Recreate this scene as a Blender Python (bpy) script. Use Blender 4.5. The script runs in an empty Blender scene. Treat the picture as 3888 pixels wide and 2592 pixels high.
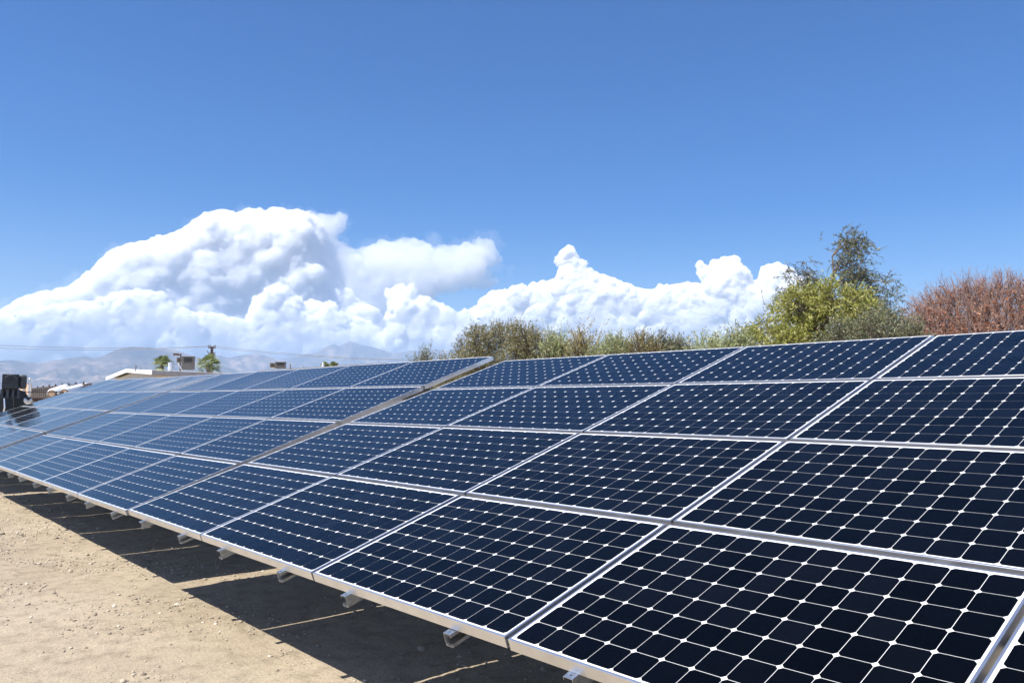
import bpy, math, random
import numpy as np
from mathutils import Vector, Matrix

random.seed(7)
RNG = np.random.default_rng(11)
SC = bpy.context.scene
COL = SC.collection

# ------------------------------------------------------------------ camera
F_PX, W_PX, H_PX = 3047.74, 3888.0, 2592.0
EYE = Vector((6.9924, -1.9489, 1.5764))
YAW, PITCH = -0.8577, 0.0719
cam = bpy.data.cameras.new("camera")
cam.sensor_width = 36.0
cam.lens = 36.0 * F_PX / W_PX
cam.clip_start = 0.05
cam.clip_end = 120000.0
camo = bpy.data.objects.new("camera", cam)
COL.objects.link(camo)
FWD = Vector((math.sin(YAW) * math.cos(PITCH), math.cos(YAW) * math.cos(PITCH), math.sin(PITCH)))
RGT = Vector((math.cos(YAW), -math.sin(YAW), 0.0))
UPV = RGT.cross(FWD)
camo.matrix_world = Matrix(((RGT.x, UPV.x, -FWD.x, EYE.x), (RGT.y, UPV.y, -FWD.y, EYE.y),
                            (RGT.z, UPV.z, -FWD.z, EYE.z), (0, 0, 0, 1)))
SC.camera = camo

# ------------------------------------------------------------------ light
SUN_DIR = Vector((-0.0053, -0.5371, 0.8435)).normalized()
SUN_EL = math.asin(SUN_DIR.z)
SUN_AZ = math.atan2(SUN_DIR.x, SUN_DIR.y)
world = bpy.data.worlds.new("World")
SC.world = world
world.use_nodes = True
wn = world.node_tree
wn.nodes.clear()
w_out = wn.nodes.new("ShaderNodeOutputWorld")
w_bg = wn.nodes.new("ShaderNodeBackground")
w_sky = wn.nodes.new("ShaderNodeTexSky")
w_sky.sky_type = 'NISHITA'
w_sky.sun_disc = False
w_sky.sun_elevation = SUN_EL
w_sky.sun_rotation = SUN_AZ
w_sky.altitude = 60.0
w_sky.air_density = 0.92
w_sky.dust_density = 0.9
w_sky.ozone_density = 2.3
w_bg.inputs["Strength"].default_value = 0.072
w_sat = wn.nodes.new("ShaderNodeHueSaturation")
w_sat.inputs["Hue"].default_value = 0.513
w_sat.inputs["Saturation"].default_value = 1.66
w_sat.inputs["Value"].default_value = 1.09
wn.links.new(w_sky.outputs[0], w_sat.inputs["Color"])
wn.links.new(w_sat.outputs[0], w_bg.inputs[0])
wn.links.new(w_bg.outputs[0], w_out.inputs[0])
sun = bpy.data.lights.new("sun", 'SUN')
sun.energy = 4.8
sun.angle = math.radians(0.53)
sun.color = (1.0, 0.95, 0.87)
suno = bpy.data.objects.new("sun", sun)
COL.objects.link(suno)
suno.rotation_euler = SUN_DIR.to_track_quat('Z', 'Y').to_euler()
suno.location = (0, 0, 60)
SC.view_settings.view_transform = 'Standard'
SC.view_settings.look = 'None'
SC.view_settings.gamma = 1.0
SC.view_settings.exposure = 0.8
SC.view_settings.use_curve_mapping = False
SC.render.film_transparent = False
cy = SC.cycles
cy.max_bounces = 36
cy.diffuse_bounces = 4
cy.glossy_bounces = 4
cy.transmission_bounces = 4
cy.volume_bounces = 32
cy.transparent_max_bounces = 12
cy.use_denoising = True

# ------------------------------------------------------------------ helpers
def px(u, v, d):
    """world point seen at photo pixel (u, v) at horizontal distance d from the eye"""
    r = RGT * ((u - W_PX / 2) / F_PX) + UPV * ((H_PX / 2 - v) / F_PX) + FWD
    return EYE + r * (d / math.hypot(r.x, r.y))

def link(o, parent=None):
    COL.objects.link(o)
    if parent is not None:
        o.parent = parent
    return o

def tag(o, label=None, cat=None, group=None, kind=None):
    if label: o["label"] = label
    if cat: o["category"] = cat
    if group: o["group"] = group
    if kind: o["kind"] = kind
    return o

def empty(name, loc=(0, 0, 0), rotz=0.0):
    o = bpy.data.objects.new(name, None)
    o.empty_display_size = 0.2
    o.location = loc
    o.rotation_euler = (0, 0, rotz)
    return link(o)

class MB:
    """collects polygons into one mesh"""
    def __init__(s):
        s.v, s.f, s.m = [], [], []
    def add(s, verts, faces, mat=0):
        b = len(s.v)
        s.v.extend([tuple(p) for p in verts])
        s.f.extend([tuple(i + b for i in f) for f in faces])
        s.m.extend([mat] * len(faces))
    def box(s, lo, hi, mat=0, M=None):
        x0, y0, z0 = lo; x1, y1, z1 = hi
        vs = [Vector(p) for p in ((x0, y0, z0), (x1, y0, z0), (x1, y1, z0), (x0, y1, z0), (x0, y0, z1), (x1, y0, z1), (x1, y1, z1), (x0, y1, z1))]
        if M is not None: vs = [M @ p for p in vs]
        s.add(vs, [(0, 3, 2, 1), (4, 5, 6, 7), (0, 1, 5, 4), (1, 2, 6, 5), (2, 3, 7, 6), (3, 0, 4, 7)], mat)
    def tube(s, pts, rad, n=8, mat=0, caps=True):
        pts = [Vector(p) for p in pts]
        rads = rad if isinstance(rad, (list, tuple)) else [rad] * len(pts)
        rings = []
        for i, p in enumerate(pts):
            t = (pts[min(i + 1, len(pts) - 1)] - pts[max(i - 1, 0)]).normalized()
            a = Vector((0, 0, 1)) if abs(t.z) < 0.9 else Vector((1, 0, 0))
            u = t.cross(a).normalized(); w = t.cross(u)
            rings.append([p + (u * math.cos(2 * math.pi * k / n) + w * math.sin(2 * math.pi * k / n)) * rads[i] for k in range(n)])
        vs = [q for r in rings for q in r]
        fs = []
        for i in range(len(pts) - 1):
            for k in range(n):
                a, b = i * n + k, i * n + (k + 1) % n
                fs.append((a, a + n, b + n, b))
        if caps:
            fs.append(tuple(range(n)))
            fs.append(tuple(reversed(range((len(pts) - 1) * n, len(pts) * n))))
        s.add(vs, fs, mat)
    def prism(s, poly, h0, h1, mat=0, M=None):
        """polygon in xz extruded along y from h0 to h1"""
        n = len(poly)
        vs = [Vector((p[0], h0, p[1])) for p in poly] + [Vector((p[0], h1, p[1])) for p in poly]
        if M is not None: vs = [M @ q for q in vs]
        fs = [tuple(range(n)), tuple(reversed(range(n, 2 * n)))]
        fs += [(i, n + i, n + (i + 1) % n, (i + 1) % n) for i in range(n)]
        s.add(vs, fs, mat)
    def mesh(s, name, mats, smooth=False):
        me = bpy.data.meshes.new(name)
        me.from_pydata(s.v, [], s.f)
        for m in (mats if isinstance(mats, (list, tuple)) else [mats]): me.materials.append(m)
        if len(set(s.m)) > 1: me.polygons.foreach_set("material_index", s.m)
        if smooth: me.polygons.foreach_set("use_smooth", [True] * len(s.f))
        me.update()
        return me
    def build(s, name, mats, parent=None, smooth=False):
        return link(bpy.data.objects.new(name, s.mesh(name, mats, smooth)), parent)

def np_mesh(name, verts, faces, mat, smooth=False):
    """verts (n,3), faces (m,k) with constant k"""
    me = bpy.data.meshes.new(name)
    n, (m, k) = len(verts), faces.shape
    me.vertices.add(n); me.vertices.foreach_set("co", np.ascontiguousarray(verts, dtype=np.float32).ravel())
    me.loops.add(m * k); me.loops.foreach_set("vertex_index", np.ascontiguousarray(faces, dtype=np.int32).ravel())
    me.polygons.add(m)
    me.polygons.foreach_set("loop_start", np.arange(0, m * k, k, dtype=np.int32))
    me.polygons.foreach_set("loop_total", np.full(m, k, dtype=np.int32))
    if smooth: me.polygons.foreach_set("use_smooth", np.ones(m, dtype=bool))
    me.materials.append(mat)
    me.update(calc_edges=True); me.validate()
    return me

def bevel(o, w, seg=2):
    m = o.modifiers.new("bevel", 'BEVEL'); m.width = w; m.segments = seg; m.limit_method = 'ANGLE'
    return o

# value noise
_TAB = RNG.random((256, 256))
def vnoise(x, y):
    xi, yi = np.floor(x).astype(int), np.floor(y).astype(int)
    fx, fy = x - xi, y - yi
    fx, fy = fx * fx * (3 - 2 * fx), fy * fy * (3 - 2 * fy)
    g = lambda a, b: _TAB[a & 255, b & 255]
    return (g(xi, yi) * (1 - fx) + g(xi + 1, yi) * fx) * (1 - fy) + (g(xi, yi + 1) * (1 - fx) + g(xi + 1, yi + 1) * fx) * fy
def fbm(x, y, oct=5, gain=0.5):
    s, a, t = 0, 1.0, 0
    for i in range(oct):
        s = s + a * vnoise(x * 2 ** i + 17.3 * i, y * 2 ** i + 5.1 * i); t += a; a *= gain
    return s / t
def ridged(x, y, oct=5, gain=0.55):
    s, a, t = 0, 1.0, 0
    for i in range(oct):
        s = s + a * (1 - np.abs(2 * vnoise(x * 2 ** i + 31.7 * i, y * 2 ** i + 9.4 * i) - 1)); t += a; a *= gain
    return s / t

# ------------------------------------------------------------------ materials
def new_mat(name):
    m = bpy.data.materials.new(name); m.use_nodes = True
    nt = m.node_tree; nt.nodes.clear()
    out = nt.nodes.new("ShaderNodeOutputMaterial")
    return m, nt, out
def bsdf(nt, out, col=(.5, .5, .5), rough=.6, metal=0.0, **kw):
    b = nt.nodes.new("ShaderNodeBsdfPrincipled")
    b.inputs["Base Color"].default_value = (*col, 1); b.inputs["Roughness"].default_value = rough; b.inputs["Metallic"].default_value = metal
    for k, v in kw.items(): b.inputs[k].default_value = v
    nt.links.new(b.outputs[0], out.inputs[0])
    return b
def noise(nt, scale, detail=4, coord="Object", vec=None, rough=.5):
    n = nt.nodes.new("ShaderNodeTexNoise"); n.inputs["Scale"].default_value = scale; n.inputs["Detail"].default_value = detail
    n.inputs["Roughness"].default_value = rough
    if vec is None:
        c = nt.nodes.new("ShaderNodeTexCoord"); vec = c.outputs[coord]
    nt.links.new(vec, n.inputs["Vector"])
    return n
def ramp(nt, fac, stops):
    r = nt.nodes.new("ShaderNodeValToRGB")
    els = r.color_ramp.elements
    while len(els) < len(stops): els.new(0.5)
    for e, (p, c) in zip(els, stops):
        e.position = p; e.color = (*c, 1) if len(c) == 3 else c
    nt.links.new(fac, r.inputs[0])
    return r
def mottled(name, c0, c1, scale=3.0, rough=.6, metal=0.0, bump=0.0, detail=5, lo=.35, hi=.65, **kw):
    m, nt, out = new_mat(name)
    b = bsdf(nt, out, c0, rough, metal, **kw)
    n = noise(nt, scale, detail)
    r = ramp(nt, n.outputs[0], [(lo, c0), (hi, c1)])
    nt.links.new(r.outputs[0], b.inputs["Base Color"])
    if bump:
        bp = nt.nodes.new("ShaderNodeBump"); bp.inputs["Strength"].default_value = bump; bp.inputs["Distance"].default_value = .02
        nt.links.new(n.outputs[0], bp.inputs["Height"]); nt.links.new(bp.outputs[0], b.inputs["Normal"])
    return m

M = {}
M["frame"] = mottled("anodised_aluminium", (.72, .72, .72), (.80, .80, .80), 9, .30, .90)
M["galv"] = mottled("galvanised_steel", (.50, .52, .54), (.68, .70, .71), 60, .33, 1.0, detail=2)
M["hole"] = mottled("dark_hole", (.01, .01, .01), (.02, .02, .02), 5, .8)
def cell_material():
    m, nt, out = new_mat("solar_cell")
    b = bsdf(nt, out, (.004, .006, .014), .09, 0.0, **{"IOR": 1.235})
    g = nt.nodes.new("ShaderNodeNewGeometry")
    r = ramp(nt, g.outputs["Random Per Island"], [(0, (.0008, .0008, .0008)), (.6, (.0014, .0014, .0015)), (1, (.0024, .0025, .0030))])
    nt.links.new(r.outputs[0], b.inputs["Base Color"])
    mr = nt.nodes.new("ShaderNodeMapRange"); mr.inputs["To Min"].default_value = .36; mr.inputs["To Max"].default_value = .54
    nt.links.new(g.outputs["Random Per Island"], mr.inputs["Value"]); nt.links.new(mr.outputs[0], b.inputs["Specular IOR Level"])
    return m
M["cell"] = cell_material()
M["back"] = mottled("white_backsheet", (.80, .80, .78), (.84, .84, .83), 6, .12, 0.0)

M["under"] = mottled("darkened_underside", (.16, .16, .16), (.20, .20, .20), 6, .6)  # white underside darkened in colour to deepen the shade below the panels

# ------------------------------------------------------------------ ground
def ground_material():
    m, nt, out = new_mat("sandy_ground")
    b = bsdf(nt, out, (.4, .33, .24), .95)
    b.inputs["Specular IOR Level"].default_value = .15
    tc = nt.nodes.new("ShaderNodeTexCoord")
    v = tc.outputs["Object"]
    n1 = noise(nt, .55, 6, vec=v, rough=.6); n2 = noise(nt, 7, 6, vec=v, rough=.65); n3 = noise(nt, 55, 4, vec=v, rough=.7); n4 = noise(nt, 160, 2, vec=v)
    r1 = ramp(nt, n1.outputs[0], [(.30, (.315, .258, .18)), (.5, (.395, .328, .236)), (.72, (.45, .38, .28))])
    r2 = ramp(nt, n2.outputs[0], [(.30, (.58, .57, .55)), (.5, (.97, .97, .97)), (.75, (1.14, 1.12, 1.08))])
    r3 = ramp(nt, n3.outputs[0], [(.28, (.55, .54, .53)), (.5, (1, 1, 1)), (.72, (1.18, 1.18, 1.18))])
    r4 = ramp(nt, n4.outputs[0], [(.3, (.7, .7, .7)), (.5, (1, 1, 1)), (.7, (1.2, 1.2, 1.2))])
    prev = r1.outputs[0]
    for r in (r2, r3, r4):
        mx = nt.nodes.new("ShaderNodeMix"); mx.data_type = 'RGBA'; mx.blend_type = 'MULTIPLY'; mx.inputs[0].default_value = .8
        nt.links.new(prev, mx.inputs[6]); nt.links.new(r.outputs[0], mx.inputs[7]); prev = mx.outputs[2]
    nt.links.new(prev, b.inputs["Base Color"])
    add = nt.nodes.new("ShaderNodeMath"); add.operation = 'ADD'
    nt.links.new(n3.outputs[0], add.inputs[0]); nt.links.new(n4.outputs[0], add.inputs[1])
    bp = nt.nodes.new("ShaderNodeBump"); bp.inputs["Strength"].default_value = .55; bp.inputs["Distance"].default_value = .012
    nt.links.new(add.outputs[0], bp.inputs["Height"]); nt.links.new(bp.outputs[0], b.inputs["Normal"])
    return m
M["ground"] = ground_material()

def ground_height(x, y):
    h = (fbm(x * .5, y * .5, 3) - .5) * .016 + (fbm(x * 7, y * 7, 4, .6) - .5) * .006
    clod = np.clip(fbm(x * 2.2 + 40, y * 2.2 + 9, 3) - .56, 0, 1) * (fbm(x * 22, y * 22, 3, .7)) * .08
    near = np.exp(-np.maximum(0, np.hypot(x + 3, y + 1) - 12) / 10)
    return (h + clod) * near

def axis(a, b, step, far, growth=1.16):
    out = list(np.arange(a, b, step))
    d, x = step, out[-1]
    while x < far: d *= growth; x += d; out.append(x)
    d, x = step, out[0]; pre = []
    while x > -far: d *= growth; x -= d; pre.append(x)
    return np.array(pre[::-1] + out)
def build_ground():
    xs = axis(-13, 6.5, .028, 12000); ys = axis(-3.6, 2.0, .022, 12000)
    X, Y = np.meshgrid(xs, ys)
    Z = ground_height(X, Y)
    v = np.stack([X, Y, Z], -1).reshape(-1, 3)
    ny, nx = X.shape
    i = np.arange(nx * ny).reshape(ny, nx)
    f = np.stack([i[:-1, :-1], i[:-1, 1:], i[1:, 1:], i[1:, :-1]], -1).reshape(-1, 4)
    o = link(bpy.data.objects.new("ground", np_mesh("ground", v, f, M["ground"], True)))
    tag(o, kind="structure")
build_ground()

# ------------------------------------------------------------------ solar arrays
PW, PH, PT = 1.559, 1.046, 0.046
GX, GY = 0.0185, 0.0336
L5 = 5 * PW + 4 * GX
H0 = 0.68645
ROFF = [0, -.0361, -.0461, -.0399, -.0642]
W1 = [0, .0223, .0112, -.0371, -.1514, -.1514]
TABLES = [
    dict(x0=0.0, y0=0, z0=0, dr=.0025, yaw=.0038, tilt=.3209, joints=[W1[j] + (0 if j == 0 else (L5 if j == 5 else j * (PW + GX) - GX / 2)) for j in range(6)], name="near"),
    dict(x0=-.2468, y0=.0469, z0=-.039, dr=.001, yaw=.001, tilt=.346, s=1.0483, name="middle"),
    dict(x0=-8.7568, y0=.0774, z0=.0033, dr=-.0033, yaw=-.0009, tilt=.3337, s=1.0387, name="far"),
]
for T in TABLES[1:]:
    T["joints"] = [((0 if j == 0 else (L5 if j == 5 else j * (PW + GX) - GX / 2)) - L5) * T["s"] for j in range(6)]
ROWS = [ROFF[k] + (0 if k == 0 else (4 * PH + 3 * GY if k == 4 else k * (PH + GY) - GY / 2)) for k in range(5)]
for T in TABLES:
    ex = Vector((math.cos(T["yaw"]), math.sin(T["yaw"]), T["dr"])).normalized()
    es = Vector((-math.sin(T["yaw"]) * math.cos(T["tilt"]), math.cos(T["yaw"]) * math.cos(T["tilt"]), math.sin(T["tilt"])))
    n = ex.cross(es).normalized(); es = n.cross(ex)
    o = Vector((T["x0"], T["y0"], T["z0"] + H0))
    T["M"] = Matrix(((ex.x, es.x, n.x, o.x), (ex.y, es.y, n.y, o.y), (ex.z, es.z, n.z, o.z), (0, 0, 0, 1)))

def frame_mesh():
    b = MB()
    lip, wall, th = .0095, .0022, PT
    # top lip ring, slightly rounded outer edge by a tiny chamfer
    c = .0012
    def ring(x0, y0, z0, x1, y1, z1, mat=0):
        """quad ring between two concentric rectangles inset x0 / x1 at heights z0 / z1"""
        A = [(x0, x0, z0), (PW - x0, x0, z0), (PW - x0, PH - x0, z0), (x0, PH - x0, z0)]
        B = [(x1, x1, z1), (PW - x1, x1, z1), (PW - x1, PH - x1, z1), (x1, PH - x1, z1)]
        b.add(A + B, [(i, (i + 1) % 4, 4 + (i + 1) % 4, 4 + i) for i in range(4)], mat)
    ring(0, 0, -th, 0, 0, -c)
    ring(0, 0, -c, c, c, 0)
    ring(c, c, 0, lip, lip, 0)
    ring(lip, lip, 0, lip, lip, -.006)
    ring(wall, wall, -.009, wall, wall, -th)          # inner wall (seen from below)
    ring(wall, wall, -th, 0, 0, -th)
    ring(.03, .03, -th + .002, wall, wall, -th + .002)
    ring(wall, wall, -.009, .03, .03, -.009)
    # bolt holes at the ends of the short side walls and a rivet pair on the lip
    for x, sg in ((0, -1), (PW, 1)):
        for y in (.011, PH - .011):
            for z in (-.010, -.036):
                k = 8; r = .0034
                vs = [(x + sg * .0006, y + r * math.cos(2 * math.pi * i / k), z + r * math.sin(2 * math.pi * i / k)) for i in range(k)]
                b.add(vs, [tuple(range(k)) if sg > 0 else tuple(reversed(range(k)))], 1)
    return b.mesh("frame", [M["frame"], M["hole"]])
def laminate_mesh():
    b = MB()
    e, zt = .0095, -.0022
    sag = lambda x, y: -.0032 * math.sin(math.pi * (x - e) / (PW - 2 * e)) * math.sin(math.pi * (y - e) / (PH - 2 * e))
    gx_, gy_ = 12, 8
    gv = [(e + (PW - 2 * e) * i / gx_, e + (PH - 2 * e) * j / gy_) for j in range(gy_ + 1) for i in range(gx_ + 1)]
    b.add([(x, y, zt + sag(x, y)) for x, y in gv], [(j * 13 + i, j * 13 + i + 1, (j + 1) * 13 + i + 1, (j + 1) * 13 + i) for j in range(gy_) for i in range(gx_)], 0)
    b.add([(e, e, -.0098), (PW - e, e, -.0098), (PW - e, PH - e, -.0098), (e, PH - e, -.0098)], [(3, 2, 1, 0)], 2)
    # 12 x 8 pseudo-square cells: 125 mm wafers cut from a 150 mm disc
    pitch_x = (PW - 2 * .0185) / 12; pitch_y = (PH - 2 * .0185) / 8
    g = .0012; R = .0797
    for i in range(12):
        for j in range(8):
            cx = .0185 + (i + .5) * pitch_x; cyy = .0185 + (j + .5) * pitch_y
            hx, hy = pitch_x / 2 - g, pitch_y / 2 - g
            pts = []
            for sx, sy in ((1, 1), (-1, 1), (-1, -1), (1, -1)):
                a0 = math.atan2(math.sqrt(R * R - hx * hx), hx); a1 = math.atan2(hy, math.sqrt(R * R - hy * hy))
                arc = [a0 + (a1 - a0) * t for t in (0, .25, .5, .75, 1)]
                q = [(sx * R * math.cos(t), sy * R * math.sin(t)) for t in arc]
                q[0] = (sx * hx, q[0][1]); q[-1] = (q[-1][0], sy * hy)
                if sx * sy < 0: q.reverse()
                pts += q
            b.add([(cx + p[0], cyy + p[1], zt + .0008 + sag(cx + p[0], cyy + p[1])) for p in pts], [tuple(range(len(pts)))], 1)
    return b.mesh("laminate", [M["back"], M["cell"], M["under"]])
FRAME, LAMIN = frame_mesh(), laminate_mesh()

ORD = ["first", "second", "third", "fourth", "fifth"]
ROWN = ["bottom row", "second row up", "third row up", "top row"]
def build_panels():
    for ti, T in enumerate(TABLES):
        J = T["joints"]
        for c in range(5):
            xa = J[c] + (0 if c == 0 else GX / 2); xb = J[c + 1] - (0 if c == 4 else GX / 2)
            for r in range(4):
                ya = ROWS[r] + (0 if r == 0 else GY / 2); yb = ROWS[r + 1] - (0 if r == 3 else GY / 2)
                p = empty("solar_panel")
                jit = Matrix.Rotation(random.gauss(0, .0016), 4, 'X') @ Matrix.Rotation(random.gauss(0, .0022), 4, 'Y')
                mid = Matrix.Translation(((xb - xa) / 2, (yb - ya) / 2, 0))
                p.matrix_world = T["M"] @ Matrix.Translation((xa, ya, 0)) @ mid @ jit @ mid.inverted() @ Matrix.Diagonal(((xb - xa) / PW, (yb - ya) / PH, 1, 1))
                tag(p, "solar panel, %s from left in the %s of the %s rack" % (ORD[c], ROWN[r], T["name"]), "solar panel", "solar panels of the %s rack" % T["name"])
                link(bpy.data.objects.new("frame", FRAME), p)
                link(bpy.data.objects.new("laminate", LAMIN), p)
build_panels()

def rail_mesh(open_dir):
    """lipped C channel running up the slope; web on one side, opening to open_dir (+1 right, -1 left)"""
    b = MB()
    w, h, t, lip = .045, .056, .002, .012
    L0, L1 = -.032, ROWS[4] + .02
    z1 = -PT - .0008; z0 = z1 - h
    s = open_dir
    xw, xo = -s * w / 2, s * w / 2
    def bar(xa, xb, za, zb): b.box((min(xa, xb), L0, za), (max(xa, xb), L1, zb))
    bar(xw, xw + s * t, z0, z1)                                  # web
    bar(xw + s * t, xo, z1 - t, z1)                              # top flange
    bar(xw + s * t, xo, z0, z0 + t)                              # bottom flange
    bar(xo - s * t, xo, z1 - t - lip, z1 - t)                    # lips
    bar(xo - s * t, xo, z0 + t, z0 + t + lip)
    # slotted hole in the top flange near the front end
    k = 8
    b.add([(.005 * math.cos(2 * math.pi * i / k) * .8, L0 + .017 + .004 * math.sin(2 * math.pi * i / k), z1 + .0006) for i in range(k)], [tuple(range(k))], 1)
    return b.mesh("rail", [M["galv"], M["hole"]])
RAIL = {1: rail_mesh(1), -1: rail_mesh(-1)}
def build_racks():
    for ti, T in enumerate(TABLES):
        J = T["joints"]
        root = empty("mounting_rack")
        root.matrix_world = T["M"]
        tag(root, "galvanised steel mounting rack with rail ends poking out below the %s block of panels" % T["name"], "mounting rack", "racks under the solar panels")
        for c in range(5):
            wd = J[c + 1] - J[c]
            for fr, d in ((.228, -1), (.772, 1)):
                r = link(bpy.data.objects.new("rail", RAIL[d]), root)
                r.location = (J[c] + fr * wd, 0, 0)
        z1 = -PT - .0008 - .056 - .0012
        for s0 in (.745, 3.30):
            b = MB(); b.box((J[0] + .1, s0, z1 - .10), (J[5] - .1, s0 + .075, z1))
            b.build("cross_beam", M["galv"], root)
        inv = T["M"].to_3x3().inverted()
        for fx in (.14, .5, .86):
            x = J[0] + fx * (J[5] - J[0])
            b = MB(); b.box((x - .05, .6, z1 - .2022), (x + .05, 3.55, z1 - .1012)); b.build("arm", M["galv"], root)
            # vertical post and diagonal strut, in the rack's own space
            for sA, sB in ((2.35, 2.35), (3.2, 2.45)):
                A = Vector((x, sA, z1 - .203)); Aw = T["M"] @ A
                B = T["M"] @ Vector((x, sB, z1 - .203)); B.z = -.1 if sA == sB else .25
                b = MB(); Minv = T["M"].inverted()
                b.tube([Minv @ Aw, Minv @ B], .06 if sA == sB else .035, 10)
                b.build("post" if sA == sB else "strut", M["galv"], root)
build_racks()

# ------------------------------------------------------------------ mountains
def mountain_material(name, c0, c1, c2):
    m, nt, out = new_mat(name)
    b = bsdf(nt, out, c0, .95); b.inputs["Specular IOR Level"].default_value = .05
    n = noise(nt, .0022, 8, rough=.62); n2 = noise(nt, .012, 5)
    mx = nt.nodes.new("ShaderNodeMix"); mx.data_type = 'FLOAT'; mx.inputs[0].default_value = .35
    nt.links.new(n.outputs[0], mx.inputs[2]); nt.links.new(n2.outputs[0], mx.inputs[3])
    r = ramp(nt, mx.outputs[0], [(.38, c0), (.5, c1), (.62, c2)])
    nt.links.new(r.outputs[0], b.inputs["Base Color"])
    return m
M["mtn"] = mountain_material("dry_mountain", (.028, .028, .030), (.10, .080, .066), (.30, .225, .17))

def mountain(name, prof, d0, dc, d1, seed, naz=420, nr=130, rough=1.0):
    """height field seen from the yard: crest line follows prof [(u, v)...]; foot at d0, crest about dc, back foot at d1"""
    us = np.array([p[0] for p in prof], float); vs = np.array([p[1] for p in prof], float)
    az = lambda u: YAW + np.arctan((u - W_PX / 2) / (F_PX / math.cos(PITCH)))
    U = np.linspace(us[0], us[-1], naz)
    V = np.interp(U, us, vs)
    crest = np.zeros(naz)
    for i in range(naz):
        r = RGT * ((U[i] - W_PX / 2) / F_PX) + UPV * ((H_PX / 2 - V[i]) / F_PX) + FWD
        crest[i] = r.z / math.hypot(r.x, r.y)
    A = np.array([math.atan2(*( (RGT * ((u - W_PX / 2) / F_PX) + FWD).xy )) for u in U])
    t = np.linspace(0, 1, nr)
    D = np.where(t < .7, d0 + (dc - d0) * t / .7, dc + (d1 - dc) * (t - .7) / .3)
    AA, DD = np.meshgrid(A, D, indexing='ij')
    X = EYE.x + np.sin(AA) * DD; Y = EYE.y + np.cos(AA) * DD
    s = np.where(DD < dc, (DD - d0) / (dc - d0), (d1 - DD) / (d1 - dc)); s = np.clip(s, 0, 1)
    hc = crest[:, None] * dc
    rg = ridged(X / 650 + seed, Y / 650 + seed * 2, 6, .55)
    big = ridged(X / 1800 + seed, Y / 1800 - seed, 3, .5)
    base = s ** 1.25
    Z = hc * s ** 1.35 * (1 - np.clip((1 - s) * 1.5, 0, 1) * rough * np.clip(1.5 - 1.35 * rg - .3 * big, 0, .95))
    rg2 = ridged(X / 380 + seed * 3, Y / 380 + 4, 5, .5)
    Z = Z + hc * 2.6 * (1 - s) * s * (rg2 - .6) * rough
    # keep the crest the skyline: nothing in front may rise above the line of sight to it
    lim = (crest[:, None] * .985) * DD + 0
    Z = np.where(DD < dc * .995, np.minimum(Z, lim), Z)
    Z = np.where(np.abs(DD - dc) < (dc - d0) / nr * 1.2, hc * (1 + .0), Z)
    Z += EYE.z * s
    Z = np.where(s <= 0, -5, Z)
    v = np.stack([X, Y, Z], -1).reshape(-1, 3)
    i = np.arange(naz * nr).reshape(naz, nr)
    f = np.stack([i[:-1, :-1], i[:-1, 1:], i[1:, 1:], i[1:, :-1]], -1).reshape(-1, 4)
    o = link(bpy.data.objects.new(name, np_mesh(name, v, f, M["mtn"], True)))
    return tag(o, kind="structure")
NEAR_RANGE = [(-500, 1352), (-200, 1376), (0, 1370), (44, 1367), (85, 1370), (146, 1379), (190, 1370), (231, 1366), (272, 1359), (320, 1351), (340, 1355), (357, 1360),
              (384, 1355), (442, 1328), (475, 1320), (503, 1316), (544, 1318), (578, 1323), (629, 1324), (673, 1330), (707, 1342), (748, 1354), (800, 1372), (900, 1405), (1000, 1440), (1100, 1490)]
MID_RANGE = [(560, 1420), (700, 1372), (790, 1352), (833, 1348), (875, 1360), (906, 1350), (933, 1346), (977, 1341), (1013, 1350), (1059, 1365), (1110, 1378), (1200, 1395), (1330, 1412), (1500, 1450), (1600, 1500)]
FAR_RANGE = [(950, 1400), (1040, 1372), (1082, 1361), (1136, 1346), (1201, 1338), (1228, 1321), (1266, 1307), (1289, 1313), (1331, 1295), (1365, 1307), (1423, 1319), (1470, 1334), (1492, 1342),
             (1551, 1331), (1640, 1325), (1800, 1340), (2000, 1330), (2300, 1345), (2700, 1330), (3200, 1345), (3900, 1330)]
mountain("mountain", NEAR_RANGE, 4800, 7400, 8300, 3.1)
mountain("mountain", MID_RANGE, 7900, 8900, 9500, 7.7, 300, 90)
mountain("mountain", FAR_RANGE, 9200, 10600, 11400, 12.9, 460, 90)

# ------------------------------------------------------------------ haze
def build_haze():
    b = MB(); b.box((-12500, -12400, -8), (12600, 12700, 800))
    m, nt, out = new_mat("haze")
    pv = nt.nodes.new("ShaderNodeVolumePrincipled")
    pv.inputs["Color"].default_value = (.50, .71, 1.0, 1); pv.inputs["Density"].default_value = HAZE
    pv.inputs["Anisotropy"].default_value = .1
    nt.links.new(pv.outputs[0], out.inputs["Volume"])
    o = b.build("haze", m)
    tag(o, kind="stuff")
HAZE = 1.1e-4
build_haze()

# ------------------------------------------------------------------ clouds
def cloud_material(name, dens):
    m, nt, out = new_mat(name)
    pv = nt.nodes.new("ShaderNodeVolumePrincipled")
    pv.inputs["Color"].default_value = (1, 1, 1, 1); pv.inputs["Density"].default_value = dens
    pv.inputs["Anisotropy"].default_value = 0.0
    nt.links.new(pv.outputs[0], out.inputs["Volume"])
    return m

def ico(sub):
    import bmesh
    bm = bmesh.new(); bmesh.ops.create_icosphere(bm, subdivisions=sub, radius=1.0)
    v = np.array([q.co[:] for q in bm.verts]); f = np.array([[q.index for q in p.verts] for p in bm.faces]); bm.free()
    return v, f

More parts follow.
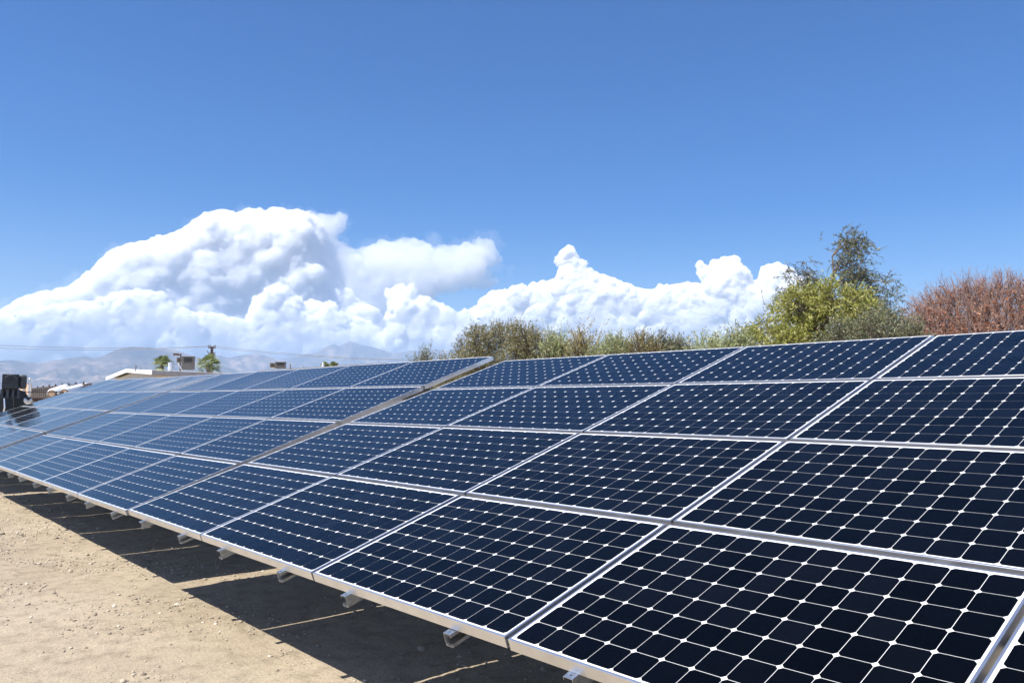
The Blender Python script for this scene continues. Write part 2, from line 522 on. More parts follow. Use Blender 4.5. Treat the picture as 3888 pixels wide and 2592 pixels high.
def cloud(outline, dist, n_fill, n_edge, n_front, rmin, rmax, voxel, seed, dens, depth=.55, disp=(.9, .5, .3), extra=()):
    """piled-up puffs filling an outline given in photo pixels / 1.653, at a real distance"""
    rng = np.random.default_rng(seed)
    P = np.array(outline, float) * 1.65306
    A, B = P, np.roll(P, -1, 0)
    def inside(q):
        c = np.zeros(len(q), bool)
        for a, b in zip(A, B):
            k = (a[1] > q[:, 1]) != (b[1] > q[:, 1])
            xi = (b[0] - a[0]) * (q[:, 1] - a[1]) / (b[1] - a[1] + 1e-9) + a[0]
            c ^= k & (q[:, 0] < xi)
        return c
    def edge(q):
        d = np.full(len(q), 1e9)
        for a, b in zip(A, B):
            t = np.clip(((q - a) @ (b - a)) / max(1e-9, (b - a) @ (b - a)), 0, 1)
            d = np.minimum(d, np.linalg.norm(q - (a + t[:, None] * (b - a)), axis=1))
        return d
    lo, hi = P.min(0), P.max(0)
    q = rng.uniform(lo, hi, (n_fill * 40, 2)); q = q[inside(q)]; d = edge(q)
    S = []
    # body: circles that reach the outline
    for i in range(min(n_fill, len(q))):
        r = min(d[i] * .98, rmax)
        if r > rmin: S.append((q[i, 0], q[i, 1], rng.uniform(-.5, .5) * r * 1.2 * depth / .55, r))
    # edge puffs
    k = np.where((d > rmin * .6) & (d < rmin * 3.2))[0][:n_edge]
    for i in k:
        r = d[i] * rng.uniform(.8, 1.5); S.append((q[i, 0], q[i, 1], rng.uniform(-1, .4) * rmin * 2, r))
    # puffs standing out of the side turned to the viewer
    k = np.where(d > rmin * 1.5)[0][-n_front:]
    for i in k:
        r = rng.uniform(.55, 1.0) * min(d[i], rmax * .7); r = max(r, rmin)
        S.append((q[i, 0], q[i, 1], -depth * min(d[i], rmax * 1.6) * rng.uniform(.5, 1.25), r))
    S = np.array(S); S[:, 3] *= .88
    if extra: S = np.concatenate([S, np.array([(u * 1.65306, v * 1.65306, 0, r * 1.65306) for u, v, r in extra])])
    # cauliflower: smaller puffs budding from the puffs, most of them on the upper and outer sides
    for lo_r, kids in ((15, 14), (6.5, 6)):
        par = S[S[:, 3] > lo_r]; par = par[rng.permutation(len(par))[:1700]]
        n = len(par) * kids
        th = rng.normal(-math.pi / 2, 1.15, n); fr = rng.uniform(-.7, .35, n)
        pr = np.repeat(par, kids, 0); cz = np.sqrt(1 - fr ** 2); r = pr[:, 3]
        S = np.concatenate([S, np.stack([pr[:, 0] + np.cos(th) * cz * r * .86, pr[:, 1] + np.sin(th) * cz * r * .86, pr[:, 2] + fr * r * .86, r * rng.uniform(.24, .5, n)], -1)])
    S = S[S[:, 3] > rmin * .5]
    vs, fs, base = [], [], 0
    m = dist / F_PX
    I1, I2 = ico(1), ico(2)
    for u, v, dz, r in S:
        v0, f0 = I2 if r > 14 else I1
        c = np.array(px(u, v, dist + dz * m)); vs.append(c + v0 * r * m); fs.append(f0 + base); base += len(v0)
    vs = np.concatenate(vs); fs = np.concatenate(fs)
    mean = vs.mean(0)
    mat = cloud_material("cloud_vapour", dens)
    o = bpy.data.objects.new("cloud", np_mesh("cloud", vs - mean, fs, mat)); o.location = mean
    link(o); tag(o, kind="structure")
    md = o.modifiers.new("remesh", 'REMESH'); md.mode = 'VOXEL'; md.voxel_size = voxel
    for sc_, st in ((rmin * m * 4.5, disp[0]), (rmin * m * 1.7, disp[1]), (rmin * m * .7, disp[2])):
        tx = bpy.data.textures.new("billow", 'CLOUDS'); tx.noise_scale = sc_; tx.noise_depth = 2; tx.noise_type = 'HARD_NOISE'
        dm = o.modifiers.new("billow", 'DISPLACE'); dm.texture = tx; dm.strength = st * rmin * m; dm.mid_level = .45; dm.texture_coords = 'GLOBAL'
    return o
ANVIL = [(-90, 770), (-40, 740), (35, 692), (90, 680), (150, 662), (215, 625), (240, 590), (270, 570), (330, 560), (350, 550), (400, 540), (440, 515), (480, 490), (515, 484), (545, 495), (575, 480), (640, 479),
         (690, 488), (760, 491), (803, 486), (797, 520), (778, 550), (820, 574), (865, 553), (930, 550), (960, 546), (990, 562), (1050, 562), (1100, 550), (1130, 536), (1146, 580), (1160, 600), (1122, 618), (1162, 640),
         (1130, 662), (1010, 678), (1000, 760), (900, 815), (0, 815), (-90, 815)]
HEAPS = [(-90, 840), (-90, 752), (30, 724), (100, 704), (200, 694), (300, 664), (390, 672), (402, 706), (500, 722), (560, 735), (580, 690), (610, 665), (640, 643), (660, 658), (680, 680), (760, 692), (800, 722), (850, 730),
         (880, 762), (890, 700), (880, 668), (910, 655), (950, 648), (962, 674), (1000, 690), (1040, 706), (1065, 740), (1100, 790), (1100, 840)]
TOWERS = [(1000, 840), (1040, 722), (1090, 705), (1100, 690), (1130, 670), (1190, 654), (1270, 640), (1296, 634), (1276, 605), (1270, 588), (1290, 580), (1300, 562), (1314, 562), (1327, 585), (1344, 600), (1352, 615), (1380, 630),
          (1420, 640), (1445, 652), (1480, 666), (1530, 652), (1590, 650), (1612, 652), (1600, 625), (1593, 598), (1612, 600), (1625, 612), (1630, 592), (1660, 592), (1690, 583), (1706, 605), (1724, 625), (1735, 652), (1746, 614),
          (1780, 601), (1812, 612), (1842, 634), (1880, 660), (1960, 720), (2000, 840)]
ANVIL_TAIL = [(640, 500), (690, 488), (760, 491), (803, 486), (797, 520), (778, 550), (820, 574), (865, 553), (930, 550), (960, 546), (990, 562), (1050, 562), (1100, 550), (1130, 536), (1146, 580), (1160, 600), (1122, 618), (1162, 640),
              (1130, 662), (1010, 678), (960, 740), (700, 760), (640, 600)]
ANVIL = [p for p in ANVIL if p[0] < 700] + []
ANVIL = ANVIL[:18] + [(740, 500), (760, 640), (900, 740), (900, 815), (0, 815), (-90, 815)]
VEIL = [(-90, 770), (-60, 690), (60, 664), (140, 640), (205, 600), (250, 560), (330, 540), (420, 505), (480, 476), (560, 466), (690, 472), (800, 474), (830, 500), (800, 545), (870, 540), (960, 530), (1060, 545), (1130, 520), (1175, 560),
        (1150, 590), (1195, 612), (1180, 655), (1020, 700), (900, 800), (-90, 800)]
FOOT = [(-90, 850), (-90, 735), (120, 712), (330, 700), (520, 735), (640, 700), (860, 740), (960, 700), (1100, 722), (1300, 690), (1600, 690), (1850, 690), (1980, 850)]
cloud(VEIL, 32200, 260, 200, 60, 10, 60, 60, 25, .00028, depth=.3, disp=(2.6, 2.4, 1.4))
cloud(FOOT, 25300, 260, 200, 60, 10, 40, 52, 26, .0018, depth=.3, disp=(1.4, 1.0, .6))
cloud(ANVIL, 31000, 520, 460, 200, 10, 110, 25, 5, .0105, depth=.28, disp=(.8, .7, .6))
cloud(ANVIL_TAIL, 31500, 300, 260, 120, 8, 60, 40, 15, .0024, depth=.35, disp=(1.4, 1.0, .5))
cloud(HEAPS, 26500, 420, 620, 260, 7, 58, 20, 6, .021, depth=.3, disp=(.8, .8, .7))
cloud(TOWERS, 28500, 480, 620, 260, 7, 58, 20, 8, .021, depth=.3, disp=(.8, .8, .7), extra=[(1290, 602, 16), (1299, 586, 15), (1306, 573, 11), (1318, 604, 18), (1335, 612, 16), (1308, 632, 26), (1346, 634, 21), (1374, 641, 14), (1283, 594, 9), (1604, 608, 7), (1612, 620, 9), (1620, 634, 12), (1640, 606, 12), (1665, 600, 12), (1690, 596, 11)])

# ------------------------------------------------------------------ foliage
def leaf_material(name, stops, trans=.25, rough=.55):
    m, nt, out = new_mat(name)
    g = nt.nodes.new("ShaderNodeNewGeometry")
    r = ramp(nt, g.outputs["Random Per Island"], stops)
    b = nt.nodes.new("ShaderNodeBsdfPrincipled"); b.inputs["Roughness"].default_value = rough; b.inputs["Specular IOR Level"].default_value = .3
    t = nt.nodes.new("ShaderNodeBsdfTranslucent")
    mx = nt.nodes.new("ShaderNodeMixShader"); mx.inputs[0].default_value = trans
    nt.links.new(r.outputs[0], b.inputs["Base Color"]); nt.links.new(r.outputs[0], t.inputs["Color"])
    nt.links.new(b.outputs[0], mx.inputs[1]); nt.links.new(t.outputs[0], mx.inputs[2]); nt.links.new(mx.outputs[0], out.inputs[0])
    return m
M["bark"] = mottled("bark", (.10, .075, .055), (.20, .16, .12), 14, .9, bump=.5)
M["bark_red"] = mottled("red_bark", (.24, .155, .125), (.38, .26, .215), 14, .9)
M["l_olive"] = leaf_material("olive_leaves", [(0, (.13, .13, .055)), (.35, (.21, .21, .09)), (.6, (.31, .295, .15)), (.8, (.28, .205, .10)), (1, (.50, .47, .32))])
M["l_pale"] = leaf_material("pale_leaves", [(0, (.22, .26, .10)), (.5, (.38, .42, .20)), (.85, (.52, .55, .32)), (1, (.52, .40, .24))])
M["l_grey"] = leaf_material("grey_green_leaves", [(0, (.11, .125, .065)), (.5, (.19, .205, .115)), (.85, (.32, .33, .21)), (1, (.28, .19, .11))])
M["l_yellow"] = leaf_material("yellow_green_leaves", [(0, (.14, .155, .03)), (.4, (.29, .305, .06)), (.75, (.47, .46, .13)), (1, (.62, .57, .25))], .3)
M["l_willow"] = leaf_material("willow_leaves", [(0, (.07, .09, .04)), (.5, (.14, .16, .075)), (.85, (.26, .27, .14)), (1, (.40, .40, .26))])
M["l_red"] = leaf_material("dry_red_leaves", [(0, (.22, .085, .045)), (.5, (.38, .15, .075)), (.85, (.50, .24, .135)), (1, (.58, .40, .27))])
M["l_brown"] = leaf_material("brown_tinged_leaves", [(0, (.24, .20, .08)), (.5, (.34, .27, .12)), (.8, (.36, .36, .17)), (1, (.46, .38, .22))])
M["l_palm"] = leaf_material("palm_leaves", [(0, (.11, .15, .045)), (.5, (.23, .28, .10)), (1, (.42, .44, .22))])

def unit(v): return v / np.maximum(1e-9, np.linalg.norm(v, axis=-1, keepdims=True))

def leaves(rng, P, D, length, n, ll, lw, spread=.7, bend=0.0):
    """n diamond leaves along each sprig (start P, direction D); returns vertices, quads"""
    k = len(P)
    t = np.tile((np.arange(n) + .5) / n, (k, 1)) + rng.uniform(-.4, .4, (k, n)) / n
    L = np.broadcast_to(np.asarray(length, float).reshape(-1, 1), (k, n)) if np.ndim(length) else np.full((k, n), length)
    base = P[:, None, :] + D[:, None, :] * (t * L)[..., None]
    base[..., 2] -= bend * (t * L) ** 2
    dr = unit(D[:, None, :] * (1 - spread * .5) + rng.normal(0, 1, (k, n, 3)) * spread)
    dr[..., 2] -= bend * t * .8
    dr = unit(dr)
    w = unit(np.cross(dr, rng.normal(0, 1, (k, n, 3))))
    sl = ll * rng.uniform(.65, 1.25, (k, n, 1)); sw = lw * rng.uniform(.7, 1.25, (k, n, 1))
    mid = base + dr * sl * .45
    q = np.stack([base, mid + w * sw * .5, base + dr * sl, mid - w * sw * .5], 2).reshape(-1, 3)
    f = np.arange(len(q)).reshape(-1, 4)
    return q, f

def twigs(P, Q, r0, r1, bow=None):
    """three-sided tapering rods from P to Q"""
    k = len(P)
    d = unit(Q - P); a = np.where(np.abs(d[:, 2:3]) < .9, [[0, 0, 1.]], [[1., 0, 0]])
    u = unit(np.cross(d, a)); w = np.cross(d, u)
    vs = []
    for e, r in ((P, r0), (Q, r1)):
        for j in range(3):
            c, s_ = math.cos(2.094 * j), math.sin(2.094 * j)
            vs.append(e + (u * c + w * s_) * (np.asarray(r).reshape(-1, 1) if np.ndim(r) else r))
    v = np.stack(vs, 1)                      # k,6,3
    i = np.arange(k)[:, None] * 6
    f = np.concatenate([i + np.array([[0, 1, 4, 3]]), i + np.array([[1, 2, 5, 4]]), i + np.array([[2, 0, 3, 5]])])
    return v.reshape(-1, 3), f

def limbs(rng, root, tips, levels=3, r=.09, wob=.25):
    """branches from the root that fork towards the tips: returns rod vertices, faces"""
    V, F, n = [], [], 0
    def rec(p, idx, rad, lev):
        nonlocal n
        if len(idx) == 0: return
        c = tips[idx].mean(0)
        q = p + (c - p) * (.55 if lev else .85) + rng.normal(0, wob * .3, 3) * np.linalg.norm(c - p) * .3
        v, f = twigs(p[None], q[None], rad, rad * .72)
        V.append(v); F.append(f + n); n += len(v)
        if lev == 0 or len(idx) < 2:
            return
        k = 2 if len(idx) < 6 else 3
        cen = tips[rng.choice(idx, k, replace=False)]
        lab = np.argmin(((tips[idx][:, None] - cen[None]) ** 2).sum(-1), 1)
        for j in range(k): rec(q, idx[lab == j], rad * .66, lev - 1)
    rec(np.array(root, float), np.arange(len(tips)), r, levels)
    return np.concatenate(V), np.concatenate(F)

def crown_points(rng, lobes, n, shell=.55, up=.25):
    """sprig starts and directions in the outer shells of a set of lobes (cx, cy, cz, rx, ry, rz)"""
    L = np.array(lobes, float)
    wgt = (L[:, 3] * L[:, 4] * L[:, 5]) ** .67; wgt /= wgt.sum()
    k = rng.choice(len(L), n, p=wgt)
    d = unit(rng.normal(0, 1, (n, 3)) + [0, 0, .25])
    rr = rng.uniform(shell ** 2, 1, (n, 1)) ** .5
    P = L[k, :3] + d * L[k, 3:] * rr
    D = unit(d * [1, 1, .8] + rng.normal(0, .35, (n, 3)) + [0, 0, up])
    return P, D

def tree(name, label, u0, u1, vtop, d, mat, seed, n=900, sprig=.34, nl=12, ll=.085, lw=.022, up=.35, nlobe=9, spread=.7, bend=0.0, cat="shrub", group=None, squash=.8, profile=None, depth=None,
         low=.25, bark="bark", shell=.5, twig=True, spikes=0, spike_len=.6):
    """a plant whose crown spans photo columns u0..u1 at distance d with its top at row vtop"""
    rng = np.random.default_rng(seed)
    um = (u0 + u1) / 2
    base = px(um, 1500, d); base.z = 0
    top = px(um, vtop, d).z
    w = (u1 - u0) / F_PX * d / 2 * 1.02
    dp = depth or min(w, 1.6)
    fx = Vector((base.x - EYE.x, base.y - EYE.y, 0)).normalized(); sx = Vector((fx.y, -fx.x, 0))
    loc = lambda a, b, z: (sx.x * a + fx.x * b, sx.y * a + fx.y * b, z)
    lobes = []
    for i in range(nlobe):
        a = -1 + 2 * (i + .5) / nlobe + rng.uniform(-.1, .1)
        hmax = top * (profile(a) if profile else (1 - .45 * abs(a) ** 2.2))
        for b in range(2):
            r = w / nlobe * rng.uniform(1.25, 1.9)
            rz = min(hmax * .45, max(r * squash, .45)) * rng.uniform(.85, 1.1)
            z = hmax - rz - (0 if b == 0 else rng.uniform(.2, .55) * hmax * .6)
            lobes.append((*loc(a * (w - r * .8), rng.uniform(-.6, .6) * dp, max(z, low * top + rz * .3)), r, r, rz))
    P, D = crown_points(rng, lobes, n, shell, up)
    V, F = leaves(rng, P, D, sprig * rng.uniform(.6, 1.2, len(P)), nl, ll, lw, spread, bend)
    if spikes:
        k = rng.choice(len(P), spikes); Ps = P[k]; Ps = Ps[np.argsort(-Ps[:, 2])[:max(1, int(spikes * .6))]]
        Ds = unit(np.array([[0, 0, .8]]) + np.array(RGT) * .15 + rng.normal(0, .38, (len(Ps), 3)))
        V2, F2 = leaves(rng, Ps, Ds, spike_len * rng.uniform(.5, 1.1, len(Ps)), int(nl * 1.5), ll, lw, spread * .85, 0)
        F = np.concatenate([F, F2 + len(V)]); V = np.concatenate([V, V2])
    root = empty(name, base)
    tag(root, label, cat, group)
    link(bpy.data.objects.new("crown", np_mesh("crown", V, F, M[mat])), root)
    tips = P[rng.choice(len(P), min(len(P), 60), replace=False)]
    tv, tf = [], []
    v, f = limbs(rng, (0, 0, -.05), tips, 4, max(.05, .028 * top)); tv.append(v); tf.append(f); nn = len(v)
    if twig:
        k = rng.choice(len(P), min(len(P), 500), replace=False)
        v, f = twigs(P[k] - D[k] * .35, P[k] + D[k] * sprig * .8, .009, .004); tv.append(v); tf.append(f + nn)
    link(bpy.data.objects.new("trunk", np_mesh("trunk", np.concatenate(tv), np.concatenate(tf), M[bark])), root)
    return root

HEDGE = "shrubs behind the panels"
tree("shrub", "small feathery grey green shrub, lowest of the hedge beside the mountains", 1540, 1668, 1322, 27, "l_grey", 21, 230, .34, 13, .09, .022, .5, 4, .6, group=HEDGE, spikes=35, profile=lambda a: .97 - .12 * abs(a - .2))
tree("shrub", "broad dark olive shrub with a rounded dome, largest of the hedge", 1640, 2120, 1226, 24, "l_olive", 22, 3400, .34, 13, .068, .021, .3, 11, .85, group=HEDGE, spikes=330, spike_len=.42,
     profile=lambda a: float(np.interp(a, [-1, -.82, -.62, -.4, -.1, .25, .6, .85, 1], [.62, .70, .84, .95, .99, 1.0, .95, .86, .78])))
tree("shrub", "narrow pale green shrub against the right flank of the olive dome", 2055, 2165, 1262, 22.5, "l_pale", 23, 440, .40, 14, .10, .020, .8, 4, .45, group=HEDGE, spikes=130, spike_len=.8, profile=lambda a: .98 - .15 * abs(a))
tree("shrub", "tall thin plume of pale leaves waving above a brown tinged shrub", 2140, 2262, 1222, 22, "l_brown", 24, 320, .42, 14, .10, .020, .8, 4, .5, group=HEDGE, spikes=150, spike_len=.95, profile=lambda a: .92 - .2 * abs(a - .2))
tree("shrub", "low pale green shrub just right of the brown plume", 2240, 2400, 1272, 21.5, "l_pale", 25, 700, .40, 14, .095, .020, .75, 5, .5, group=HEDGE, spikes=90, spike_len=.6, profile=lambda a: .96 - .1 * abs(a - .3))
tree("shrub", "yellowish green feathery shrub mixed with dry brown tips, mid hedge", 2370, 2510, 1262, 21, "l_brown", 26, 460, .38, 13, .09, .020, .75, 4, .5, group=HEDGE, spikes=70, spike_len=.5, profile=lambda a: .97 - .1 * abs(a))
tree("shrub", "grey green shrub with one upright spire, right half of the hedge", 2440, 2650, 1272, 21.5, "l_grey", 27, 800, .38, 13, .09, .020, .7, 6, .55, group=HEDGE, spikes=110, spike_len=.55, profile=lambda a: float(np.interp(a, [-1, -.55, -.4, -.2, .3, 1], [.85, .97, 1.06, .97, .93, .86])))
tree("shrub", "fresh pale green shrub touching the foot of the yellow green tree", 2635, 2890, 1256, 20.5, "l_pale", 28, 1050, .42, 14, .10, .021, .8, 7, .5, group=HEDGE, spikes=130, spike_len=.65, profile=lambda a: .93 - .06 * abs(a) + .04 * math.sin(5 * a))
tree("leafy_tree", "bushy yellow green tree, brightest foliage behind the panels", 2852, 3310, 1070, 21.5, "l_yellow", 29, 2300, .40, 13, .115, .030, .1, 9, .6, .35, cat="tree", low=.2, shell=.6,
     profile=lambda a: float(np.interp(a, [-1, -.8, -.5, -.2, .05, .3, .6, .85, 1], [.70, .78, .90, .96, .93, 1.0, .96, .90, .72])))
tree("shrub", "wide grey green shrub between the yellow green and the red trees", 3120, 3540, 1185, 19.5, "l_grey", 30, 1500, .36, 13, .085, .022, .35, 9, .7, group=HEDGE, spikes=150, spike_len=.5, low=.15,
     profile=lambda a: float(np.interp(a, [-1, -.6, -.1, .3, .7, 1], [.80, .95, 1.0, .97, .86, .74])))

def willow():
    rng = np.random.default_rng(31)
    d = 25.0
    root = empty("willow_tree", px(3140, 1500, d)); root.location.z = 0
    tag(root, "tall thin willow bent by wind, highest crown behind the yellow green tree", "tree")
    o = np.array(root.location)
    pt = lambda u, v, dd=0: np.array(px(u, v - 28 * min(1, max(0, (1200 - v) / 140)), d + dd)) - o
    V, F, TV, TF = [], [], [], []; nv = nt_ = 0
    stem = [np.zeros(3), pt(3120, 1250), pt(3150, 1113), pt(3166, 1065), pt(3160, 1002), pt(3185, 967)]
    b = MB(); b.tube(stem, [.12, .09, .05, .032, .02, .008], 8)
    side = [(2, pt(3044, 1110)), (2, pt(2975, 1062, .4)), (1, pt(3022, 1072)), (1, pt(2997, 1124, -.3)), (3, pt(3235, 1012)), (4, pt(3265, 952)), (4, pt(3230, 947, .3)), (3, pt(3265, 1047, -.3)), (2, pt(3280, 1089)),
            (2, pt(3325, 1086, .4)), (2, pt(3372, 1096)), (1, pt(3349, 1137)), (1, pt(3324, 1165, .3)), (1, pt(3389, 1165)), (2, pt(3238, 1103)), (3, pt(3200, 1037, .3)), (1, pt(3270, 1144, -.2)), (1, pt(2949, 1110, .2)), (5, pt(3275, 987)), (1, pt(3408, 1131, .2))]
    for k, tip in side:
        s0 = stem[k]; mid = s0 * .45 + tip * .55 + np.array([0, 0, .25])
        b.tube([s0, mid, tip], [.026, .016, .006], 6)
        n = 36
        t = rng.uniform(.35, 1.05, n)[:, None]
        P = np.where(t < .55, s0 + (mid - s0) * t / .55, mid + (tip - mid) * (t - .55) / .5) + rng.normal(0, .17, (n, 3))
        wind = np.array(RGT) * .6 + np.array([0, 0, -.12])
        D = unit(wind + rng.normal(0, .55, (n, 3)))
        v, f = leaves(rng, P, D, .42 * rng.uniform(.5, 1.2, n), 12, .095, .024, .6, .5); V.append(v); F.append(f + nv); nv += len(v)
        v, f = twigs(P, P + D * .4, .008, .003); TV.append(v); TF.append(f + nt_); nt_ += len(v)
    b.add(np.concatenate(TV).tolist(), np.concatenate(TF).tolist())
    b.build("trunk", M["bark"], root)
    link(bpy.data.objects.new("crown", np_mesh("crown", np.concatenate(V), np.concatenate(F), M["l_willow"])), root)
willow()

def red_tree():
    rng = np.random.default_rng(32)
    d, u0, u1, vt = 22.0, 3430, 4150, 1045
    um = (u0 + u1) / 2
    root = empty("dry_tree", px(um, 1500, d)); root.location.z = 0
    tag(root, "half bare tree with rust red dry leaves and fine upright twigs", "tree")
    base = np.array(root.location)
    fx = unit(np.array([base[0] - EYE.x, base[1] - EYE.y, 0])); sx = np.array([fx[1], -fx[0], 0])
    w = (u1 - u0) / F_PX * d / 2; top = px(um, vt, d).z
    n = 8200
    a = rng.uniform(-1, 1, n); hm = top * (1 - .30 * np.abs(a) ** 2.4) * np.where(a < -.6, 1 - (-.6 - a) * .75, 1)
    z = hm * rng.uniform(.15, 1, n) ** .6
    edge = np.clip(1 - ((z / hm) ** 4), .25, 1)
    P = sx * (a * w)[:, None] + fx * (rng.uniform(-1.5, 1.5, n) * edge)[:, None]; P[:, 2] = z * .93
    out = (a * .9)[:, None] * sx + rng.normal(0, .45, (n, 3)); out[:, 2] = np.abs(out[:, 2]) + .75
    D = unit(out)
    L = rng.uniform(.25, .6, n)
    TV, TF, q = [], [], 0
    Q = P + D * L[:, None]
    v, f = twigs(P - D * .12, Q, .0058, .0028); TV.append(v); TF.append(f); q += len(v)
    # forked end twigs
    k = rng.choice(n, 6500); D2 = unit(D[k] + rng.normal(0, .45, (len(k), 3)))
    S0 = P[k] + D[k] * (L[k] * rng.uniform(.3, 1, len(k)))[:, None]
    v, f = twigs(S0, S0 + D2 * rng.uniform(.12, .34, (len(k), 1)), .004, .002); TV.append(v); TF.append(f + q); q += len(v)
    tips = P[rng.choice(n, 240, replace=False)]
    stems = np.array([sx * w * x for x in (-.62, -.25, .1, .45, .8)])
    lab = np.argmin(np.abs((tips @ sx)[:, None] - (stems @ sx)[None]), 1)
    for j in range(5):
        if (lab == j).sum() > 3:
            v, f = limbs(rng, stems[j] * .55 + [0, 0, -.05], tips[lab == j], 5, .075, .5); TV.append(v); TF.append(f + q); q += len(v)
    link(bpy.data.objects.new("trunk", np_mesh("trunk", np.concatenate(TV), np.concatenate(TF), M["bark_red"])), root)
    # leaves: thick low down, thin towards the tips
    p = np.clip(1.65 - (P[:, 2] / hm) * 1.6, .10, 1) * (.5 + .9 * fbm(a * 5 + 3, P[:, 2] * 1.4, 3))
    k = np.where(rng.random(n) < p)[0]
    V, F = leaves(rng, P[k], D[k], L[k] * .9, 11, .075, .030, .9, .3)
    link(bpy.data.objects.new("crown", np_mesh("crown", V, F, M["l_red"])), root)
red_tree()

# ------------------------------------------------------------------ gravel and stones on the sand
def build_gravel():
    rng = np.random.default_rng(41)
    n = 17000
    x = rng.uniform(-13, 6.2, n * 4); y = rng.uniform(-3.6, 1.9, n * 4)
    w = np.clip((fbm(x * 1.3 + 40, y * 1.9 + 9, 4, .6) - .46) * 6, .035, 1) * np.where(y > .75, .35, 1) * np.clip(1 - (-x - 2) / 16, .25, 1)
    k = rng.random(n * 4) < w
    x, y = x[k][:n], y[k][:n]; n = len(x)
    v0, f0 = ico(1)
    v0 = v0 * (1 + .0)
    s = .0035 + .0095 * rng.random(n) ** 3 + (rng.random(n) < .015) * rng.uniform(.004, .016, n)
    a = rng.uniform(0, 6.28, n); st = rng.uniform(.7, 1.5, (n, 3)) * [1, 1, .65]
    jit = rng.uniform(.72, 1.25, (n, len(v0), 1))
    V = v0[None] * jit * st[:, None] * s[:, None, None]
    c, sn = np.cos(a)[:, None], np.sin(a)[:, None]
    V = np.stack([V[..., 0] * c - V[..., 1] * sn, V[..., 0] * sn + V[..., 1] * c, V[..., 2]], -1)
    z = ground_height(x, y)
    V = V + np.stack([x, y, z + s * .25], -1)[:, None]
    F = (f0[None] + (np.arange(n) * len(v0))[:, None, None]).reshape(-1, 3)
    m, nt, out = new_mat("gravel_stone")
    g = nt.nodes.new("ShaderNodeNewGeometry")
    r = ramp(nt, g.outputs["Random Per Island"], [(0, (.19, .155, .115)), (.4, (.35, .29, .21)), (.8, (.46, .39, .29)), (1, (.62, .56, .46))])
    b = bsdf(nt, out, (.4, .3, .2), .9); nt.links.new(r.outputs[0], b.inputs["Base Color"])
    o = link(bpy.data.objects.new("gravel", np_mesh("gravel", V.reshape(-1, 3), F, m)))
    tag(o, kind="stuff")
build_gravel()

# ------------------------------------------------------------------ buildings and yard behind the far end
M["cream"] = mottled("cream_siding", (.74, .68, .57), (.80, .75, .65), 1.2, .7)
M["white_trim"] = mottled("white_trim", (.80, .79, .76), (.85, .84, .82), 2, .55)
M["grey_trim"] = mottled("grey_roof_edge", (.46, .45, .42), (.56, .54, .50), 3, .6)
M["roofing"] = mottled("roofing", (.55, .52, .47), (.66, .63, .58), 3, .85)
M["brown_roof"] = mottled("brown_roof_edge", (.10, .080, .062), (.17, .14, .11), 4, .8)
M["tan_wall"] = mottled("tan_wall", (.42, .33, .25), (.50, .40, .31), 2, .8)
M["cooler"] = mottled("cooler_metal", (.11, .10, .09), (.15, .14, .125), 5, .6)
M["cooler_light"] = mottled("cooler_side", (.22, .185, .145), (.28, .24, .19), 4, .65)
M["louvre"] = mottled("louvre_dark", (.045, .042, .038), (.075, .07, .06), 20, .7)
M["shiny"] = mottled("bright_sheet_metal", (.78, .78, .78), (.86, .86, .86), 7, .3, .6)
M["pipe_grey"] = mottled("grey_pipe", (.18, .18, .18), (.26, .26, .26), 8, .6)
M["wood"] = mottled("creosote_wood", (.085, .055, .042), (.15, .10, .075), 10, .85)
M["fence"] = mottled("brown_fence_metal", (.060, .042, .034), (.085, .062, .050), 3, .65)
M["gate_tan"] = mottled("tan_gate_sheet", (.58, .40, .28), (.66, .48, .34), 3, .7)
M["black"] = mottled("black_paint", (.010, .012, .013), (.022, .024, .026), 8, .35)
M["dark_grey"] = mottled("dark_grey_plastic", (.05, .055, .06), (.09, .095, .10), 8, .5)
M["rubber"] = mottled("rubber", (.012, .012, .012), (.02, .02, .02), 8, .8)
M["red"] = mottled("red_lamp", (.35, .02, .02), (.42, .03, .03), 8, .3)
M["blue"] = mottled("blue_paint", (.03, .08, .25), (.05, .11, .32), 8, .4)
M["white_plastic"] = mottled("white_plastic", (.84, .84, .83), (.88, .88, .87), 4, .45)
M["terracotta"] = mottled("tan_inner", (.55, .36, .22), (.64, .44, .29), 5, .8)
M["bird"] = mottled("brown_iron", (.09, .06, .05), (.14, .1, .08), 8, .6)

def at_height(u, v, z):
    """ground point (x, y) where the line of sight through (u, v) reaches height z"""
    r = RGT * ((u - W_PX / 2) / F_PX) + UPV * ((H_PX / 2 - v) / F_PX) + FWD
    return EYE + r * ((z - EYE.z) / r.z)

